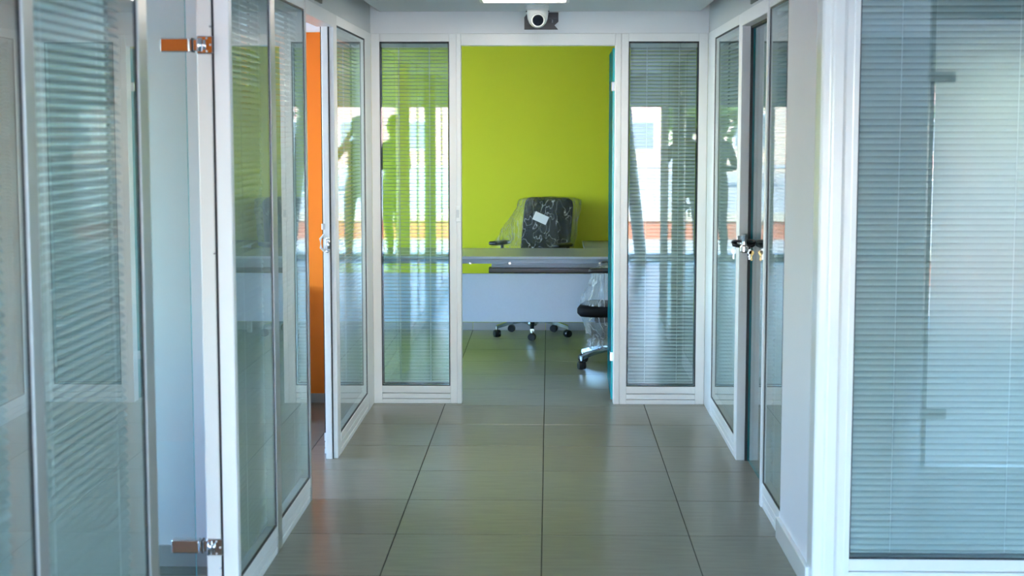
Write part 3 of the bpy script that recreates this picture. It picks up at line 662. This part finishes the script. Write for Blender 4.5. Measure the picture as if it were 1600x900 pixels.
# ------------------------------------------------------------------ people (seen only as reflections)
def person(name, loc, rz, label, height=1.79, arms='relaxed', shirt=(.03, .035, .045), pants=(.02, .025, .04), hair=(.02, .015, .01), cat='person'):
    k = height / 1.79
    V, E, RD = [], [], []
    def v(p, r, par=None):
        V.append(Vector(p) * k); RD.append((r[0] * k, r[1] * k) if isinstance(r, tuple) else (r * k, r * k))
        if par is not None: E.append((par, len(V) - 1))
        return len(V) - 1
    pel = v((0, 0, .96), (.155, .11)); wa = v((0, .005, 1.10), (.135, .10), pel); chs = v((0, 0, 1.28), (.155, .115), wa); up = v((0, -.01, 1.42), (.12, .09), chs)
    nk = v((0, -.005, 1.52), .055, up); jw = v((0, .012, 1.59), (.062, .075), nk); hd = v((0, .005, 1.67), (.078, .092), jw); tp = v((0, .0, 1.745), (.055, .065), hd)
    ns = v((0, .105, 1.645), .012, hd)
    for s in (-1, 1):
        hp = v((s * .10, 0, .90), .088, pel); kn_ = v((s * .115, .015, .49), .06, hp); cf = v((s * .12, -.015, .33), .058, kn_); an = v((s * .12, -.02, .09), .04, cf)
        hl = v((s * .125, .02, .04), .038, an); ba = v((s * .135, .12, .032), .036, hl); v((s * .14, .19, .026), .024, ba)
        sh = v((s * .185, -.005, 1.43), .06, up)
        if arms == 'camera':
            el = v((s * .30, .10, 1.24), .045, sh); wr = v((s * .11, .20, 1.545), .030, el); hdv = Vector((-s * .45, .55, .7)).normalized(); out = Vector((s * .6, .3, .2))
        elif arms == 'bent':
            el = v((s * .29, -.03, 1.15), .045, sh); wr = v((s * .16, .20, 1.16), .030, el); hdv = Vector((-s * .7, .7, .1)).normalized(); out = Vector((0, .2, 1))
        else:
            el = v((s * .255, -.02, 1.14), .045, sh); wr = v((s * .275, .05, .90), .030, el); hdv = Vector((0, .12, -1)).normalized(); out = Vector((-s * .2, 1, .0))
        w = Vector(V[wr]) / k; out = (out - out.dot(hdv) * hdv).normalized()
        pm = v(w + hdv * .07, (.030, .022), wr)
        for q, ln_ in zip((-1.5, -.5, .5, 1.5), (.065, .08, .085, .07)):
            b0 = w + hdv * .09 + out * (q * .019); cur = hdv.cross(out) * s * .012
            f0 = v(b0, .0095, pm); f1 = v(b0 + hdv * ln_ * .55 + cur, .009, f0); v(b0 + hdv * ln_ + cur * 2.6, .0075, f1)
        t0 = v(w + hdv * .045 + out * .036, .011, pm); v(w + hdv * .085 + out * .058, .009, t0)
    me = bpy.data.meshes.new(name); me.from_pydata([tuple(p) for p in V], E, [])
    o = bpy.data.objects.new(name, me); C.objects.link(o)
    sm = o.modifiers.new('skin', 'SKIN'); sm.use_smooth_shade = True; o.modifiers.new('sub', 'SUBSURF').levels = 2
    for sv, r in zip(me.skin_vertices[0].data, RD): sv.radius = r
    me.skin_vertices[0].data[0].use_root = True
    dg = bpy.context.evaluated_depsgraph_get(); nm = bpy.data.meshes.new_from_object(o.evaluated_get(dg))
    o.modifiers.clear(); o.data = nm; nm.name = name
    key_ = name + str(len(bpy.data.materials))
    for m in (pbr('skin', (.45, .27, .19), .5), pbr('shirt' + key_, shirt, .8), pbr('trousers' + key_, pants, .85), pbr('shoe_leather', (.02, .018, .017), .4)): nm.materials.append(m)
    for p in nm.polygons:
        c = p.center / k; p.use_smooth = True
        hand = (arms == 'relaxed' and abs(c.x) > .20 and c.z < .91) or (arms == 'camera' and c.y > .19 and c.z > 1.5) or (arms == 'bent' and c.y > .19)
        p.material_index = 0 if (hand or c.z > 1.495) else (3 if c.z < .085 else (2 if c.z < .97 and not abs(c.x) > .225 else 1))
    o.location = loc; o.rotation_euler = (0, 0, rz); tag(o, label, cat)
    h = MB(); h.sphere((0, -.022 * k, 1.70 * k), .103 * k, 20, (.92, 1.02, 1.0)); hb = h.build('hair', pbr('hair' + key_, hair, .6), o, smooth=True)
    for p in hb.data.vertices:
        if p.co.y > .045 * k and p.co.z < 1.73 * k: p.co.y = .045 * k
        p.co += p.co.normalized() * .008 * noise.noise(p.co * 30)
    for s in (-1, 1):
        MB().sphere((s * .032 * k, .088 * k, 1.672 * k), .011 * k, 10).build('eye', pbr('eye_white', (.8, .8, .8), .2), o, smooth=True)
        MB().sphere((s * .083 * k, .0, 1.655 * k), .026 * k, 10, (.35, .7, 1.15)).build('ear', pbr('skin', (0, 0, 0)), o, smooth=True)
    MB().sphere((0, .082 * k, 1.598 * k), .022 * k, 10, (1, .5, .28)).build('mouth', pbr('lips', (.35, .12, .10), .5), o, smooth=True)
    return o
person('person', (-.19, -.80, 0), R(-50), 'dark clothed standing person mirrored in the left end pane', 1.82, 'bent')
person('person', (.20, -.36, 0), R(6), 'person with raised arms holding a camera, mirrored in the left corner pane', 1.80, 'camera', shirt=(.05, .055, .06))
hc = empty('photo_camera', (0, -.10, 1.63)); tag(hc, 'black photo camera held up by the person in the hall', 'camera')
MB().box(-.07, .07, -.06, -.01, -.045, .045, bev=.008).box(-.025, .025, -.055, -.01, .04, .065, bev=.005).build('camera_body', BLACKP, hc)
MB().cyl((0, -.01, 0), (0, .03, 0), .035, .038, 20).build('lens', BLACKP, hc)

# ------------------------------------------------------------------ outdoors behind the camera
gr = MB().box(-120, 120, -160, 120, -.5, -.16).build('ground', pbr('sunlit_paving', (.50, .46, .40), .8, noise_s=.4, noise_a=.08)); tag(gr, 'pale sunlit paving outside the shop front', 'ground', kind='structure')
pw = empty('planter_wall', (0, -7.2, -.16)); tag(pw, 'low brick red planter wall with a cream coping outside', 'planter')
MB().box(-14, 14, -.3, 0, 0, .30).build('brick_face', pbr('terracotta', (.50, .17, .09), .8, noise_s=12, noise_a=.15), pw)
MB().box(-14, 14, -.34, .04, .30, .44).build('coping', pbr('cream_stone', (.62, .55, .42), .7), pw)
rl = empty('railing', (0, -11, -.16)); tag(rl, 'thin metal railing along the street outside', 'railing')
MB().tube([(-16, 0, 1.1), (16, 0, 1.1)], .03, 8).build('top_rail', ALU, rl)
MB().tube([(-16, 0, .6), (16, 0, .6)], .015, 6).build('middle_rail', ALU, rl)
for i in range(-8, 9): MB().cyl((i * 2, 0, 0), (i * 2, 0, 1.1), .02, seg=8).build('post', ALU, rl)
def building(loc, w, d, h, col, label, nx, nz):
    e = empty('building', loc); tag(e, label, 'building')
    MB().box(-w / 2, w / 2, -d, 0, 0, h).build('wall', pbr('render_' + str(loc[0]), col, .8, noise_s=1, noise_a=.05), e)
    MB().box(-w / 2 - .3, w / 2 + .3, -d - .3, .3, h, h + .3).build('roof', pbr('roof_grey', (.4, .38, .36), .8), e)
    for i in range(nx):
        for j in range(nz):
            x = -w / 2 + (i + .5) * w / nx; z = (j + .5) * h / nz
            f = MB().box(x - .7, x + .7, 0, .06, z - .75, z + .75).build('window', WHITE, e)
            MB().box(x - .6, x + .6, .06, .08, z - .65, z + .65).build('pane', pbr('far_pane', (.22, .25, .28), .1), f)
building((-13, -48, -.16), 16, 8, 7, (.72, .55, .42), 'beige apartment house across the street on one side', 5, 2)
building((9, -58, -.16), 18, 8, 9, (.66, .38, .32), 'pinkish house across the street behind the trees', 6, 3)
def tree(loc, h, seed, label):
    e = empty('tree', loc); tag(e, label, 'tree', 'trees across the street')
    MB().tube([(0, 0, 0), (.1, 0, h * .3), (.0, .1, h * .6)], [.22, .16, .08], 8).build('trunk', pbr('bark', (.12, .08, .05), .9), e)
    rn = random.Random(seed); bm = bmesh.new()
    for _ in range(2600):
        a, b = rn.uniform(0, 6.283), rn.uniform(-1, 1); r = h * .36 * rn.uniform(.55, 1) ** .5
        p = Vector((math.cos(a) * math.sqrt(1 - b * b), math.sin(a) * math.sqrt(1 - b * b), b)); r *= .8 + .45 * noise.noise(p * 2.2 + Vector((seed, 0, 0)))
        c = p * r + Vector((0, 0, h * .62)); q = Matrix.Rotation(rn.uniform(0, 6.28), 3, Vector((rn.uniform(-1, 1), rn.uniform(-1, 1), rn.uniform(-1, 1))).normalized())
        s = .16
        bm.faces.new([bm.verts.new(c + q @ Vector(t)) for t in ((-s, 0, 0), (0, -s * .5, 0), (s, 0, 0), (0, s * .5, 0))])
    me = bpy.data.meshes.new('foliage'); bm.to_mesh(me); bm.free(); me.materials.append(pbr('leaf', (.16, .26, .05), .6, rnd=.2))
    o = link('foliage', me, e); o['kind'] = 'stuff'
for i, (x, y, h, lb_) in enumerate(((-2.9, -30, 4.6, 'rounded green tree left of the far house'), (6.8, -26, 5.5, 'small green tree in front of the pinkish house'), (11, -33, 7, 'tall green tree by the pinkish house'), (-11, -27, 5, 'small green tree before the beige house'))):
    tree((x, y, -.16), h, i + 1, lb_)
